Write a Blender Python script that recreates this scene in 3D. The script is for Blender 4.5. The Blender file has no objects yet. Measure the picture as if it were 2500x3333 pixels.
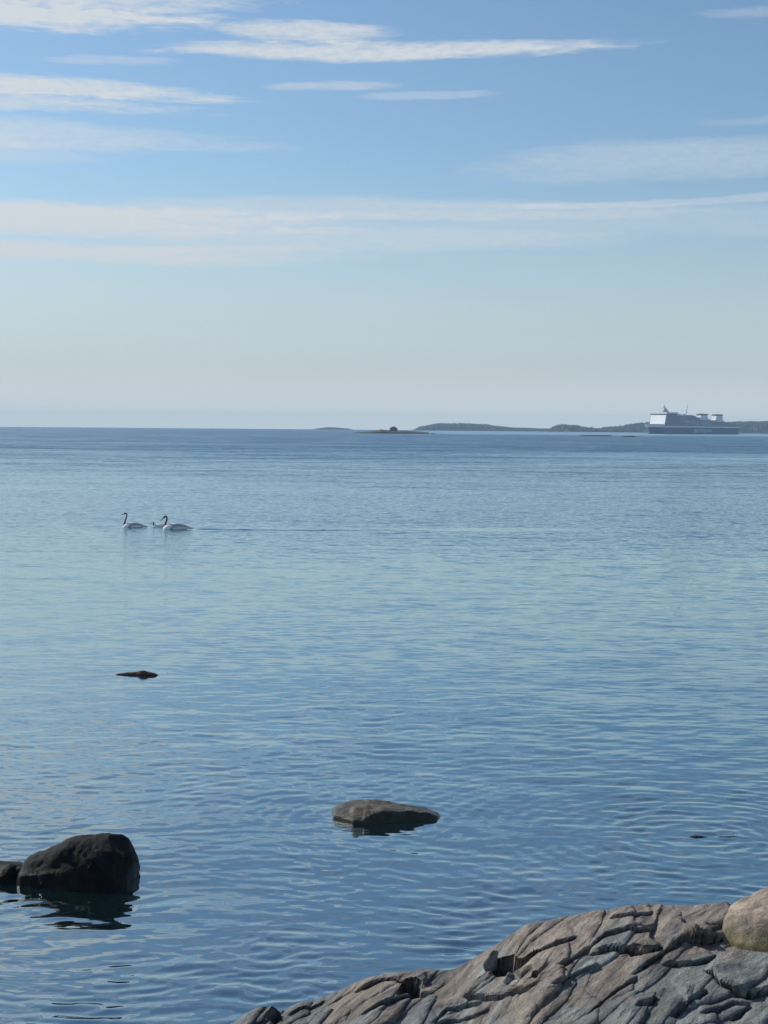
import bpy, bmesh, math, random
import numpy as np
from mathutils import Vector, Matrix

random.seed(7)
rng = np.random.RandomState(11)
sc = bpy.context.scene
C = sc.collection
R = math.radians

# ------------------------------------------------------------------ camera
CAM_H = 4.2
F_PX, CX, CY = 5000.0, 1250.0, 1666.5          # focal length and centre in photo pixels
PITCH = math.atan((1666.5 - 1395.2) / F_PX)     # looking slightly down
ROLL = 0.0082
fwd = Vector((0, math.cos(PITCH), -math.sin(PITCH)))
r0 = Vector((1, 0, 0)); u0 = r0.cross(fwd)
rgt = r0 * math.cos(ROLL) + u0 * math.sin(ROLL)
upv = u0 * math.cos(ROLL) - r0 * math.sin(ROLL)
cam = bpy.data.cameras.new('camera'); camo = bpy.data.objects.new('camera', cam); C.objects.link(camo)
M = Matrix((rgt, upv, -fwd)).transposed().to_4x4(); M.translation = Vector((0, 0, CAM_H))
camo.matrix_world = M
cam.sensor_fit = 'VERTICAL'; cam.sensor_height = 36.0; cam.sensor_width = 27.0
cam.lens = 36.0 * F_PX / 3333.0
cam.clip_start = 0.1; cam.clip_end = 40000
sc.camera = camo

# ------------------------------------------------------------------ light
SUN_AZ, SUN_EL = R(-58), R(34)                  # sun ahead and to the left
sd = Vector((math.sin(SUN_AZ) * math.cos(SUN_EL), math.cos(SUN_AZ) * math.cos(SUN_EL), math.sin(SUN_EL)))
sl = bpy.data.lights.new('sun', 'SUN'); slo = bpy.data.objects.new('sun', sl); C.objects.link(slo)
sl.energy = 4.8; sl.angle = R(0.53); sl.color = (1.0, 0.95, 0.87)
slo.rotation_euler = sd.to_track_quat('Z', 'Y').to_euler()
slo.location = (-40, 20, 60)

sc.view_settings.view_transform = 'Standard'
sc.view_settings.look = 'None'
sc.view_settings.exposure = 0.0
sc.view_settings.gamma = 1.0
sc.view_settings.use_curve_mapping = False

# ------------------------------------------------------------------ node helper
class NT:
    def __init__(s, tree):
        s.t = tree; s.n = tree.nodes; s.l = tree.links
    def new(s, typ, **kw):
        n = s.n.new(typ)
        for k, v in kw.items():
            setattr(n, k, v)
        return n
    def put(s, sock, v):
        if isinstance(v, bpy.types.NodeSocket): s.l.new(v, sock)
        elif v is not None: sock.default_value = v
    def m(s, op, a, b=None, c=None, clamp=False):
        n = s.new('ShaderNodeMath', operation=op, use_clamp=clamp)
        s.put(n.inputs[0], a)
        if b is not None: s.put(n.inputs[1], b)
        if c is not None: s.put(n.inputs[2], c)
        return n.outputs[0]
    def v(s, op, a, b=None, out=0):
        n = s.new('ShaderNodeVectorMath', operation=op)
        s.put(n.inputs[0], a)
        if b is not None: s.put(n.inputs[1], b)
        return n.outputs[out]
    def mr(s, x, a, b, c=0.0, d=1.0, smooth=True):
        n = s.new('ShaderNodeMapRange', interpolation_type='SMOOTHSTEP' if smooth else 'LINEAR')
        s.put(n.inputs[0], x); s.put(n.inputs[1], a); s.put(n.inputs[2], b); s.put(n.inputs[3], c); s.put(n.inputs[4], d)
        return n.outputs[0]
    def mixc(s, f, a, b, blend='MIX'):
        n = s.new('ShaderNodeMix', data_type='RGBA', blend_type=blend)
        s.put(n.inputs[0], f); s.put(n.inputs[6], a); s.put(n.inputs[7], b)
        return n.outputs[2]
    def noise(s, vec, scale, detail=3, rough=0.5, dist=0.0, out=0):
        n = s.new('ShaderNodeTexNoise')
        s.put(n.inputs['Vector'], vec); n.inputs['Scale'].default_value = scale
        n.inputs['Detail'].default_value = detail; n.inputs['Roughness'].default_value = rough
        n.inputs['Distortion'].default_value = dist
        return n.outputs[out]
    def comb(s, x, y, z):
        n = s.new('ShaderNodeCombineXYZ')
        s.put(n.inputs[0], x); s.put(n.inputs[1], y); s.put(n.inputs[2], z)
        return n.outputs[0]
    def sep(s, v):
        n = s.new('ShaderNodeSeparateXYZ'); s.put(n.inputs[0], v)
        return n.outputs[0], n.outputs[1], n.outputs[2]
    def mapping(s, v, scale=(1, 1, 1), rot=(0, 0, 0), loc=(0, 0, 0)):
        n = s.new('ShaderNodeMapping'); s.put(n.inputs[0], v)
        n.inputs['Scale'].default_value = scale; n.inputs['Rotation'].default_value = rot; n.inputs['Location'].default_value = loc
        return n.outputs[0]

def hexc(r, g, b):                                # sRGB 0..255 to linear
    f = lambda c: (c / 255 / 12.92) if c / 255 <= 0.04045 else ((c / 255 + 0.055) / 1.055) ** 2.4
    return (f(r), f(g), f(b), 1.0)

# ------------------------------------------------------------------ sky
SKY_STRENGTH = 0.11
w = bpy.data.worlds.new('World'); sc.world = w; w.use_nodes = True
t = NT(w.node_tree); t.n.clear()
sky = t.new('ShaderNodeTexSky', sky_type='NISHITA')
sky.sun_disc = False; sky.sun_elevation = SUN_EL; sky.sun_rotation = SUN_AZ
sky.air_density = 1.0; sky.dust_density = 0.6; sky.ozone_density = 2.0; sky.altitude = 0
dirv = t.new('ShaderNodeTexCoord').outputs['Generated']
dx, dy, dz = t.sep(dirv)
az = t.m('MULTIPLY', t.m('ARCTAN2', dx, dy), 57.29578)
el = t.m('MULTIPLY', t.m('ARCSINE', t.m('MINIMUM', dz, 1.0)), 57.29578)
aev = t.comb(az, el, 0.0)
# slow warp so that no streak has a drawn edge
wn = t.noise(t.mapping(aev, (0.10, 0.55, 1)), 1.0, 4, 0.55, out=1)
wx, wy, wz = t.sep(wn)
azw = t.m('ADD', az, t.m('MULTIPLY', t.m('SUBTRACT', wx, 0.5), 5.0))
elw = t.m('ADD', el, t.m('MULTIPLY', t.m('SUBTRACT', wy, 0.5), 0.9))
fine = t.m('ADD', t.m('MULTIPLY', t.noise(t.mapping(aev, (0.28, 2.6, 1), (0, 0, R(1.5))), 1.0, 7, 0.60, 0.8), 0.55), t.m('ADD', t.m('MULTIPLY', t.noise(t.mapping(aev, (1.1, 5.5, 1), (0, 0, R(5))), 1.0, 6, 0.62, 0.5), 0.33), t.m('MULTIPLY', t.noise(t.mapping(aev, (2.4, 17.0, 1), (0, 0, R(-4))), 1.0, 5, 0.65, 0.4), 0.12)))
ripple = t.noise(t.mapping(aev, (2.2, 6.0, 1), (0, 0, R(-8))), 1.0, 5, 0.6, 0.3)
def px_dir(x, y):
    d = (fwd + rgt * ((x - CX) / F_PX) - upv * ((y - CY) / F_PX)).normalized()
    return math.degrees(math.atan2(d.x, d.y)), math.degrees(math.asin(d.z))
total = None
def streak(x0, x1, y0, y1, k, soft=1.0, tilt=0.0, rag=0.6):
    """a cloud band between two azimuths and elevations, thinning to its ends"""
    global total
    xc, yc = (x0 + x1) / 2, (y0 + y1) / 2
    ca, ce = px_dir(xc, yc)
    ra = (px_dir(x1, yc)[0] - px_dir(x0, yc)[0]) / 2; re = max(0.12, (px_dir(xc, y0)[1] - px_dir(xc, y1)[1]) / 2)
    u = t.m('DIVIDE', t.m('SUBTRACT', azw, ca), ra)
    e2 = t.m('SUBTRACT', t.m('SUBTRACT', elw, ce), t.m('MULTIPLY', t.m('SUBTRACT', azw, ca), tilt))
    vv = t.m('DIVIDE', e2, re)
    d = t.m('ADD', t.m('POWER', t.m('ABSOLUTE', u), 2.6), t.m('POWER', t.m('ABSOLUTE', vv), 2.2))
    d = t.m('ADD', d, t.m('MULTIPLY', t.m('SUBTRACT', fine, 0.5), -4.2 * rag))
    f = t.m('MULTIPLY', t.mr(d, 0.0, 0.95 + 0.45 * soft, 1.0, 0.0), k)
    total = f if total is None else t.m('ADD', total, f)
streak(-1500, 980, -330, 92, 1.0, 0.3, 0.012, 0.55)
streak(-300, 640, 20, 100, 0.5, 1.0, 0.0, 1.2)
streak(640, 1330, 70, 135, 0.80, 1.0, -0.01, 0.8)
streak(500, 2060, 132, 200, 0.92, 0.9, 0.012, 0.75)
streak(100, 560, 178, 218, 0.35, 1.5, 0.0, 1.1)
streak(-1300, 860, 222, 292, 0.95, 0.9, -0.012, 0.7)
streak(-1200, 600, 280, 345, 0.65, 1.2, 0.0, 1.3)
streak(930, 1290, 262, 296, 0.45, 1.4, 0.02, 1.0)
streak(1180, 1640, 302, 328, 0.32, 1.6, 0.01, 1.0)
streak(-1400, 820, 365, 455, 0.5, 1.5, -0.01, 0.8)
streak(-1200, 400, 420, 500, 0.35, 1.7, 0.0, 0.8)
streak(1600, 3300, 455, 570, 0.36, 1.9, 0.02, 0.8)
streak(2250, 3000, 358, 395, 0.18, 1.6, 0.04, 0.9)
streak(2300, 3000, 0, 50, 0.25, 1.6, 0.0, 0.9)
streak(-3600, 1700, 582, 722, 1.15, 0.45, -0.002, 0.28)
streak(100, 2300, 645, 722, 0.42, 1.4, 0.004, 0.5)
streak(-3600, 1650, 722, 815, 1.1, 0.5, 0.002, 0.32)
streak(300, 2000, 750, 825, 0.45, 1.4, 0.006, 0.5)
streak(1300, 3900, 622, 650, 0.38, 1.0, 0.014, 0.55)
streak(1000, 3500, 675, 765, 0.26, 1.9, 0.006, 0.5)
streak(-2500, 1500, 850, 1120, 0.18, 2.2, 0.0, 0.4)
# the same kind of streaks over the rest of the sky
cl = t.noise(t.mapping(t.v('DIVIDE', dirv, t.comb(t.m('ADD', t.m('ABSOLUTE', dz), 0.12), t.m('ADD', t.m('ABSOLUTE', dz), 0.12), 1.0)), (0.55, 1.7, 1), (0, 0, R(-4))), 1.6, 6, 0.6, 0.4)
inside = t.m('MULTIPLY', t.mr(t.m('ABSOLUTE', az), 17.0, 30.0, 1.0, 0.0), t.mr(el, 16.5, 21.0, 1.0, 0.0))
gen = t.m('MULTIPLY', t.mr(cl, 0.50, 0.78, 0.0, 0.7), t.m('SUBTRACT', 1.0, inside))
gen = t.m('MULTIPLY', gen, t.mr(el, 0.0, 5.0, 0.0, 1.0))
total = t.m('ADD', total, gen)
total = t.m('MULTIPLY', total, t.mr(ripple, 0.30, 0.62, 0.78, 1.05))
total = t.m('MINIMUM', total, 0.92)
# a little more milky near the horizon
skyc = t.mixc(1.0, sky.outputs[0], (0.82, 0.945, 1.01, 1), 'MULTIPLY')
CLOUD = t.v('SCALE', (1, 1, 1), None)
cc = t.new('ShaderNodeRGB'); cc.outputs[0].default_value = (6.1, 6.45, 6.75, 1)
col = t.mixc(total, skyc, cc.outputs[0])
hz = t.mr(el, -1.0, 10.5, 0.92, 0.0)
hc = t.new('ShaderNodeRGB'); hc.outputs[0].default_value = (4.85, 5.45, 5.95, 1)
col = t.mixc(hz, col, hc.outputs[0])
col = t.mixc(t.mr(el, -0.5, 2.6, 0.9, 0.0), col, (6.9, 7.5, 7.5, 1))
bg = t.new('ShaderNodeBackground'); bg.inputs[1].default_value = SKY_STRENGTH
t.put(bg.inputs[0], col)
wo = t.new('ShaderNodeOutputWorld'); t.l.new(bg.outputs[0], wo.inputs[0])

# ------------------------------------------------------------------ object helpers
def at(px, py, dist=None, z=0.0):
    """world point on the level z (or at depth dist) seen at a pixel of the photo"""
    d = fwd + rgt * ((px - CX) / F_PX) - upv * ((py - CY) / F_PX)
    k = (dist / d.y) if dist is not None else (z - CAM_H) / d.z
    return Vector((0, 0, CAM_H)) + d * k
def tag(o, label=None, cat=None, group=None, kind=None):
    if label: o['label'] = label
    if cat: o['category'] = cat
    if group: o['group'] = group
    if kind: o['kind'] = kind
    return o
def empty(name, loc, rz=0.0):
    o = bpy.data.objects.new(name, None); C.objects.link(o)
    o.location = loc; o.rotation_euler = (0, 0, rz); o.empty_display_size = 0.2
    return o
def link(name, me, mat=None, parent=None):
    o = bpy.data.objects.new(name, me); C.objects.link(o)
    if mat: me.materials.append(mat)
    if parent: o.parent = parent
    return o
def from_bm(name, bm, mat, parent=None, smooth=False):
    me = bpy.data.meshes.new(name); bmesh.ops.recalc_face_normals(bm, faces=bm.faces); bm.to_mesh(me); bm.free()
    if smooth: me.shade_smooth()
    return link(name, me, mat, parent)
def np_mesh(name, V, F, smooth=True):
    me = bpy.data.meshes.new(name)
    me.vertices.add(len(V)); me.vertices.foreach_set('co', np.ascontiguousarray(V, dtype=np.float32).ravel())
    n = F.shape[1]
    me.loops.add(F.size); me.loops.foreach_set('vertex_index', np.ascontiguousarray(F, dtype=np.int32).ravel())
    me.polygons.add(len(F)); me.polygons.foreach_set('loop_start', np.arange(0, F.size, n, dtype=np.int32))
    me.polygons.foreach_set('use_smooth', np.full(len(F), smooth))
    me.update(calc_edges=True)
    return me
def grid_faces(nr, nc):
    i = np.arange(nr - 1)[:, None] * nc + np.arange(nc - 1)[None, :]
    return np.stack([i, i + 1, i + nc + 1, i + nc], -1).reshape(-1, 4)
def box(bm, x0, x1, y0, y1, z0, z1):
    vs = [bm.verts.new(p) for p in ((x0, y0, z0), (x1, y0, z0), (x1, y1, z0), (x0, y1, z0), (x0, y0, z1), (x1, y0, z1), (x1, y1, z1), (x0, y1, z1))]
    for f in ((0, 3, 2, 1), (4, 5, 6, 7), (0, 1, 5, 4), (1, 2, 6, 5), (2, 3, 7, 6), (3, 0, 4, 7)):
        bm.faces.new([vs[i] for i in f])
def prism(bm, prof, y0, y1):
    """profile in x,z pulled from y0 to y1"""
    a = [bm.verts.new((x, y0, z)) for x, z in prof]; b = [bm.verts.new((x, y1, z)) for x, z in prof]
    bm.faces.new(a); bm.faces.new(b[::-1])
    for i in range(len(prof)):
        j = (i + 1) % len(prof); bm.faces.new((a[j], a[i], b[i], b[j]))
def tube(bm, p, q, r0, r1=None, n=8):
    p, q = Vector(p), Vector(q); r1 = r0 if r1 is None else r1
    ax = (q - p).normalized(); s = ax.orthogonal().normalized(); s2 = ax.cross(s)
    A = [bm.verts.new(p + (s * math.cos(a) + s2 * math.sin(a)) * r0) for a in [2 * math.pi * i / n for i in range(n)]]
    B = [bm.verts.new(q + (s * math.cos(a) + s2 * math.sin(a)) * r1) for a in [2 * math.pi * i / n for i in range(n)]]
    for i in range(n): bm.faces.new((A[i], A[(i + 1) % n], B[(i + 1) % n], B[i]))
    bm.faces.new(A[::-1]); bm.faces.new(B)

# numpy gradient noise (2D / 3D), smooth, tiled over 256
_perm = rng.permutation(256); _perm = np.concatenate([_perm, _perm, _perm])
_g3 = rng.normal(size=(256, 3)); _g3 /= np.linalg.norm(_g3, axis=1)[:, None]
def pnoise(x, y, z=0.0):
    x, y, z = np.broadcast_arrays(np.asarray(x, float), np.asarray(y, float), np.asarray(z, float))
    xi, yi, zi = np.floor(x).astype(int), np.floor(y).astype(int), np.floor(z).astype(int)
    xf, yf, zf = x - xi, y - yi, z - zi
    f = lambda q: q * q * q * (q * (q * 6 - 15) + 10)
    u, v_, w_ = f(xf), f(yf), f(zf)
    out = 0
    for a in (0, 1):
        for b in (0, 1):
            for c in (0, 1):
                h = _perm[_perm[_perm[(xi + a) & 255] + ((yi + b) & 255)] + ((zi + c) & 255)]
                g = _g3[h]
                dd = g[..., 0] * (xf - a) + g[..., 1] * (yf - b) + g[..., 2] * (zf - c)
                out = out + dd * (u if a else 1 - u) * (v_ if b else 1 - v_) * (w_ if c else 1 - w_)
    return out
def fbm(x, y, z=0.0, o=4, g=0.5, l=2.03):
    s, a, k = 0, 1.0, 1.0
    for i in range(o):
        s = s + a * pnoise(x * k + 13.7 * i, y * k + 7.1 * i, np.asarray(z) * k + 3.3 * i); a *= g; k *= l
    return s
def sstep(a, b, x):
    q = np.clip((x - a) / (b - a), 0, 1); return q * q * (3 - 2 * q)

# ------------------------------------------------------------------ materials
def material(name):
    m = bpy.data.materials.new(name); m.use_nodes = True
    t = NT(m.node_tree); t.n.clear()
    out = t.new('ShaderNodeOutputMaterial')
    return m, t, out
def simple(name, col, rough=0.6, var=0.12, scale=3.0, bump=0.0, metal=0.0, coat=0.0):
    m, t, out = material(name)
    p = t.new('ShaderNodeBsdfPrincipled'); t.l.new(p.outputs[0], out.inputs[0])
    co = t.new('ShaderNodeTexCoord').outputs['Object']
    n = t.noise(co, scale, 5, 0.6)
    a = tuple(max(0, c * (1 - var)) for c in col[:3]) + (1,); b = tuple(c * (1 + var) for c in col[:3]) + (1,)
    t.put(p.inputs['Base Color'], t.mixc(t.mr(n, 0.3, 0.7), a, b))
    p.inputs['Roughness'].default_value = rough; p.inputs['Metallic'].default_value = metal
    p.inputs['Coat Weight'].default_value = coat
    if bump:
        bn = t.new('ShaderNodeBump'); bn.inputs['Distance'].default_value = bump; t.put(bn.inputs['Height'], t.noise(co, scale * 3, 6, 0.6))
        t.l.new(bn.outputs[0], p.inputs['Normal'])
    return m

def rock_material(name, grey, pink, pinkness, wetline=None, lichen=None, fine=1.0, wet=0.0, spec=0.35, streak=(1, 1, 1), rot=0.0, moss_z=None, plates=False, bumpd=0.012):
    """bare coastal rock: grey-blue and pinkish patches, specks, dark cracks, a darker wet band above the water"""
    m, t, out = material(name)
    p = t.new('ShaderNodeBsdfPrincipled'); t.l.new(p.outputs[0], out.inputs[0])
    geo = t.new('ShaderNodeNewGeometry').outputs['Position']
    x, y, z = t.sep(geo)
    sv = t.mapping(geo, streak, (0, 0, rot)); sv.node.vector_type = 'TEXTURE'
    big = t.noise(sv, 1.3, 4, 0.55, 0.4); mid = t.noise(sv, 6.0 * fine, 6, 0.62, 0.5)
    speck = t.noise(geo, 90 * fine, 3, 0.7); vein = t.noise(sv, 14 * fine, 8, 0.7, 1.2)
    if plates:                                    # every sheet of the outcrop has its own tone
        at1 = t.new('ShaderNodeAttribute'); at1.attribute_name = 'tone'; at2 = t.new('ShaderNodeAttribute'); at2.attribute_name = 'pink'
        big = t.m('ADD', big, at2.outputs['Fac'])
    f = t.mr(t.m('ADD', big, pinkness if isinstance(pinkness, float) else t.mr(y, *pinkness)), 0.42, 0.60)
    base = t.mixc(f, grey, pink)
    lo = t.mixc(1.0, base, (0.50, 0.50, 0.52, 1), 'MULTIPLY'); hi = t.mixc(1.0, base, (1.40, 1.38, 1.32, 1), 'MULTIPLY')
    c = t.mixc(t.mr(mid, 0.33, 0.68), lo, hi)
    c = t.mixc(t.mr(vein, 0.57, 0.70, 0.0, 0.6), c, t.mixc(1.0, c, (1.6, 1.6, 1.55, 1), 'MULTIPLY'))
    c = t.mixc(t.mr(vein, 0.43, 0.31, 0.0, 0.75), c, t.mixc(1.0, c, (0.42, 0.42, 0.45, 1), 'MULTIPLY'))
    c = t.mixc(t.mr(speck, 0.40, 0.60, 0.0, 1.0), t.mixc(1.0, c, (0.72, 0.72, 0.74, 1), 'MULTIPLY'), t.mixc(1.0, c, (1.28, 1.28, 1.25, 1), 'MULTIPLY'))
    if plates:
        k = t.mr(at1.outputs['Fac'], 0.0, 1.0, 0.62, 1.30, False); c = t.mixc(1.0, c, t.comb(k, k, k), 'MULTIPLY')
    if lichen:
        ln = t.noise(geo, 5.0, 6, 0.65, 0.3)
        c = t.mixc(t.mr(ln, 0.56, 0.70, 0.0, lichen), c, (0.20, 0.185, 0.10, 1))
    if moss_z is not None:                       # moss in the foot of a boulder
        ms = t.m('ADD', z, t.m('MULTIPLY', t.m('SUBTRACT', t.noise(geo, 9, 5, 0.6), 0.5), 0.22))
        c = t.mixc(t.mr(ms, moss_z[0], moss_z[1], 0.75, 0.0), c, (0.10, 0.095, 0.012, 1))
    rough = 0.78
    if wetline is not None:
        wv = t.m('ADD', z, t.m('MULTIPLY', t.m('SUBTRACT', mid, 0.5), 0.10))
        wf = t.mr(wv, wetline[0], wetline[1], 1.0, 0.0)
        c = t.mixc(wf, c, t.mixc(1.0, c, (0.28, 0.27, 0.22, 1), 'MULTIPLY'))
        rough = t.mr(wf, 0, 1, 0.75, 0.30, False)
    t.put(p.inputs['Base Color'], c); t.put(p.inputs['Roughness'], wet if wet else rough)
    t.put(p.inputs['Specular IOR Level'], spec)
    b1 = t.new('ShaderNodeBump'); b1.inputs['Distance'].default_value = bumpd; t.put(b1.inputs['Height'], t.noise(sv, 22 * fine, 8, 0.65, 0.6))
    b2 = t.new('ShaderNodeBump'); b2.inputs['Distance'].default_value = 0.004; t.put(b2.inputs['Height'], t.noise(geo, 110 * fine, 3, 0.6))
    t.l.new(b1.outputs[0], b2.inputs['Normal']); t.l.new(b2.outputs[0], p.inputs['Normal'])
    return m

# ------------------------------------------------------------------ water
RING = at(2262, 2724)                            # ripples spread from the awash rock on the right
MIDS = at(1260, 2680)
def build_water():
    n_cols = 640
    ta = np.concatenate([-np.geomspace(0.33, 12.0, 26)[::-1], np.linspace(-0.32, 0.32, n_cols), np.geomspace(0.33, 12.0, 26)])
    inv = np.linspace(1 / 6.6, 1 / 3000.0, 980)
    Y = np.concatenate([[1.0, 3.0, 5.0], 1 / inv, [3500, 4200, 5300]])
    YY, TT = np.meshgrid(Y, ta, indexing='ij'); XX = YY * TT
    # columns keep a minimum width so the near rows also reach sideways
    dyg = np.gradient(Y)[:, None] * np.ones_like(TT); dxg = YY * 0.001
    Z = np.zeros_like(XX)
    core = (YY > 6) & (YY < 260) & (np.abs(TT) < 0.34)
    idx = np.where(core)
    x, y = XX[idx], YY[idx]; ddy, ddx = dyg[idx], dxg[idx]
    # gentle warp so that crests bend
    xw = x + 0.6 * pnoise(x * 0.35, y * 0.35, 1.5) + 0.12 * pnoise(x * 1.6, y * 1.6, 4.5)
    yw = y + 0.6 * pnoise(x * 0.35, y * 0.35, 9.5) + 0.12 * pnoise(x * 1.6, y * 1.6, 7.5)
    z = np.zeros_like(x)
    r = np.random.RandomState(5)
    # patches of stronger and weaker ripple
    amp = 0.62 + 0.9 * sstep(-0.25, 0.35, pnoise(x * 0.22 + 3, y * 0.16, 2.2))
    amp2 = 0.5 + 1.0 * sstep(-0.3, 0.3, pnoise(x * 0.9 + 8, y * 0.7, 5.2))
    near = 1.0 - 0.45 * sstep(18, 45, y)
    for i in range(110):
        lam = math.exp(r.uniform(math.log(0.10), math.log(1.0)))
        k = 2 * math.pi / lam
        th = r.normal(math.radians(10), math.radians(21)) + (math.radians(-22) if i % 3 == 0 else 0)
        kx, ky = k * math.sin(th), k * math.cos(th)
        slope = 0.0125 * (1.35 if lam < 0.32 else 0.55 if lam < 0.5 else 0.26)
        att = np.exp(-((ky * ddy) ** 2 + (kx * ddx) ** 2) / 3.0)
        z += (slope / k) * att * np.sin(kx * xw + ky * yw + r.uniform(0, 6.28)) * (amp2 if lam < 0.4 else 1.0)
    z *= amp * near * 0.80
    for cxy, rad, a0, lam in ((RING, 3.4, 0.0028, 0.20), (MIDS, 2.2, 0.0014, 0.17)):
        d = np.hypot(x - cxy.x, (y - cxy.y))
        z += a0 * np.sin(2 * math.pi * d / lam + 0.6 * pnoise(x * 1.2, y * 1.2, 3)) * np.exp(-(d / rad) ** 2) * sstep(0.15, 0.6, d) * (0.5 + 0.8 * sstep(-.2, .3, pnoise(x * .8, y * .8, 6)))
    Z[idx] = z
    V = np.stack([XX, YY, Z], -1).reshape(-1, 3)
    me = np_mesh('water', V, grid_faces(*XX.shape))
    m, t, out = material('sea_water')
    geo = t.new('ShaderNodeNewGeometry')
    pos = geo.outputs['Position']; x, y, z = t.sep(pos)
    # slopes of the small ripples taken straight from noise, so they average out correctly far away
    def slopes(scale, sx, sy, seed, detail=2):
        n = t.noise(t.mapping(pos, (sx, sy, 1), (0, 0, R(-7)), (seed, seed * 1.7, 0)), scale, detail, 0.55, 0.0, out=1)
        return t.v('SUBTRACT', n, (0.5, 0.5, 0.5))
    s1 = slopes(5.5, 0.45, 1.6, 3.0); s2 = slopes(1.1, 0.5, 1.4, 11.0, 3); s3 = slopes(0.16, 0.35, 1.2, 5.0, 3)
    rough_patch = t.noise(t.mapping(pos, (0.006, 0.022, 1)), 1.0, 4, 0.6, 0.3)
    rough_near = t.noise(t.mapping(pos, (0.06, 0.13, 1)), 1.0, 3, 0.6, 0.3)
    dist = t.v('LENGTH', pos, None, 1)
    f_far = t.mr(y, 24, 76, 0.0, 1.0)
    # wind: ruffled water beyond the swans, glassier between them and the shore
    wind = t.m('ADD', t.mr(t.m('ADD', y, t.m('MULTIPLY', t.m('SUBTRACT', rough_near, .5), 60)), 34, 66, 0.55, 1.0),
               t.m('MULTIPLY', t.m('SUBTRACT', rough_patch, 0.5), 1.3))
    calm = t.m('MULTIPLY', t.mr(y, 1150, 1500, 0.0, 1.0), t.mr(t.m('SUBTRACT', x, t.m('MULTIPLY', y, 0.01)), -10, 60, 0.0, 1.0))   # slick under the far shore
    slick = t.m('MULTIPLY', t.m('MULTIPLY', t.mr(y, 185, 215, 0.0, 1.0), t.mr(y, 330, 270, 0.0, 1.0)), t.mr(x, 8, 40, 0.0, 0.8))
    wind = t.m('MULTIPLY', wind, t.m('SUBTRACT', 1.0, t.m('MULTIPLY', t.m('MAXIMUM', calm, slick), 0.6)))
    # the swans' wake, a smooth lane with two faint lines
    lane = t.m('MULTIPLY', t.mr(t.m('ABSOLUTE', t.m('SUBTRACT', y, t.m('ADD', 64.0, t.m('MULTIPLY', x, 0.10)))), 0.4, 1.5, 1.0, 0.0), t.m('MULTIPLY', t.m('MULTIPLY', t.mr(rough_near, 0.3, 0.6, 0.25, 1.0), t.mr(x, -8.6, -7.8)), t.mr(x, 2, 14, 0.85, 0.0)))
    wy_ = t.m('SUBTRACT', t.m('SUBTRACT', y, t.m('ADD', 63.9, t.m('MULTIPLY', x, 0.05))), t.m('MULTIPLY', t.m('SUBTRACT', rough_near, 0.5), 5.0))
    core = t.m('MULTIPLY', t.m('MULTIPLY', t.mr(t.m('ABSOLUTE', wy_), 0.25, 0.95, 0.34, 0.0), t.m('MULTIPLY', t.mr(x, -8.0, -7.4), t.mr(t.noise(t.mapping(pos, (0.8, 1.6, 1)), 1.0, 3, 0.6), 0.36, 0.58, 0.4, 1.0))), t.mr(x, 3.0, -6.5, 0.0, 1.0))
    wind = t.m('MULTIPLY', wind, t.m('SUBTRACT', 1.0, lane))
    wind = t.m('MAXIMUM', wind, 0.05)
    k1 = t.m('MULTIPLY', wind, t.mr(f_far, 0, 1, 0.42, 1.1, False))
    k2 = t.m('MULTIPLY', wind, t.mr(f_far, 0, 1, 0.18, 0.6, False))
    k3 = t.m('MULTIPLY', wind, t.mr(y, 40, 150, 0.0, 0.5))
    sc3 = lambda v_, k: (lambda n: (t.put(n.inputs[0], v_), t.put(n.inputs['Scale'], k), n.outputs[0])[2])(t.new('ShaderNodeVectorMath', operation='SCALE'))
    S = t.v('ADD', t.v('ADD', sc3(s1, k1), sc3(s2, k2)), sc3(s3, k3))
    S = t.v('MULTIPLY', S, (0.7, 1.0, 0.0))
    S = t.v('ADD', S, t.comb(0.0, t.m('SUBTRACT', t.m('MULTIPLY', wind, t.mr(y, 45, 300, 0.0, -0.22)), core), 0.0))    # seen low, only the faces turned to us show
    n0 = t.v('ADD', geo.outputs['Normal'], S)
    ix, iy, iz = t.sep(geo.outputs['Incoming'])
    hv = t.v('NORMALIZE', t.comb(ix, iy, 0.0))
    sl_ = t.v('DOT_PRODUCT', n0, hv, 1); ha = t.m('MULTIPLY', t.m('MAXIMUM', iz, 0.0), 0.5)
    fold = t.m('SUBTRACT', t.m('SUBTRACT', t.m('ABSOLUTE', t.m('ADD', sl_, ha)), ha), sl_)
    nrm = t.v('NORMALIZE', t.v('ADD', n0, sc3(hv, fold)))
    gl = t.new('ShaderNodeBsdfGlossy', distribution='GGX')
    gl.inputs['Color'].default_value = (0.86, 0.985, 1.0, 1); t.put(gl.inputs['Roughness'], t.mr(y, 20, 400, 0.015, 0.10)); t.put(gl.inputs['Normal'], nrm)
    df = t.new('ShaderNodeBsdfDiffuse'); df.inputs[0].default_value = (0.007, 0.022, 0.026, 1)
    tr = t.new('ShaderNodeBsdfTransparent'); tr.inputs[0].default_value = (0.42, 0.52, 0.40, 1)
    body = t.new('ShaderNodeMixShader'); t.put(body.inputs[0], t.mr(y, 15, 40, 0.45, 0.0)); t.l.new(df.outputs[0], body.inputs[1]); t.l.new(tr.outputs[0], body.inputs[2])
    fr = t.new('ShaderNodeFresnel'); fr.inputs['IOR'].default_value = 1.45; t.put(fr.inputs['Normal'], nrm)
    mx = t.new('ShaderNodeMixShader'); t.put(mx.inputs[0], t.m('MULTIPLY_ADD', fr.outputs[0], 0.60, 0.40)); t.l.new(body.outputs[0], mx.inputs[1]); t.l.new(gl.outputs[0], mx.inputs[2])
    t.l.new(mx.outputs[0], out.inputs[0])
    tag(link('water', me, m), kind='structure')
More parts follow.
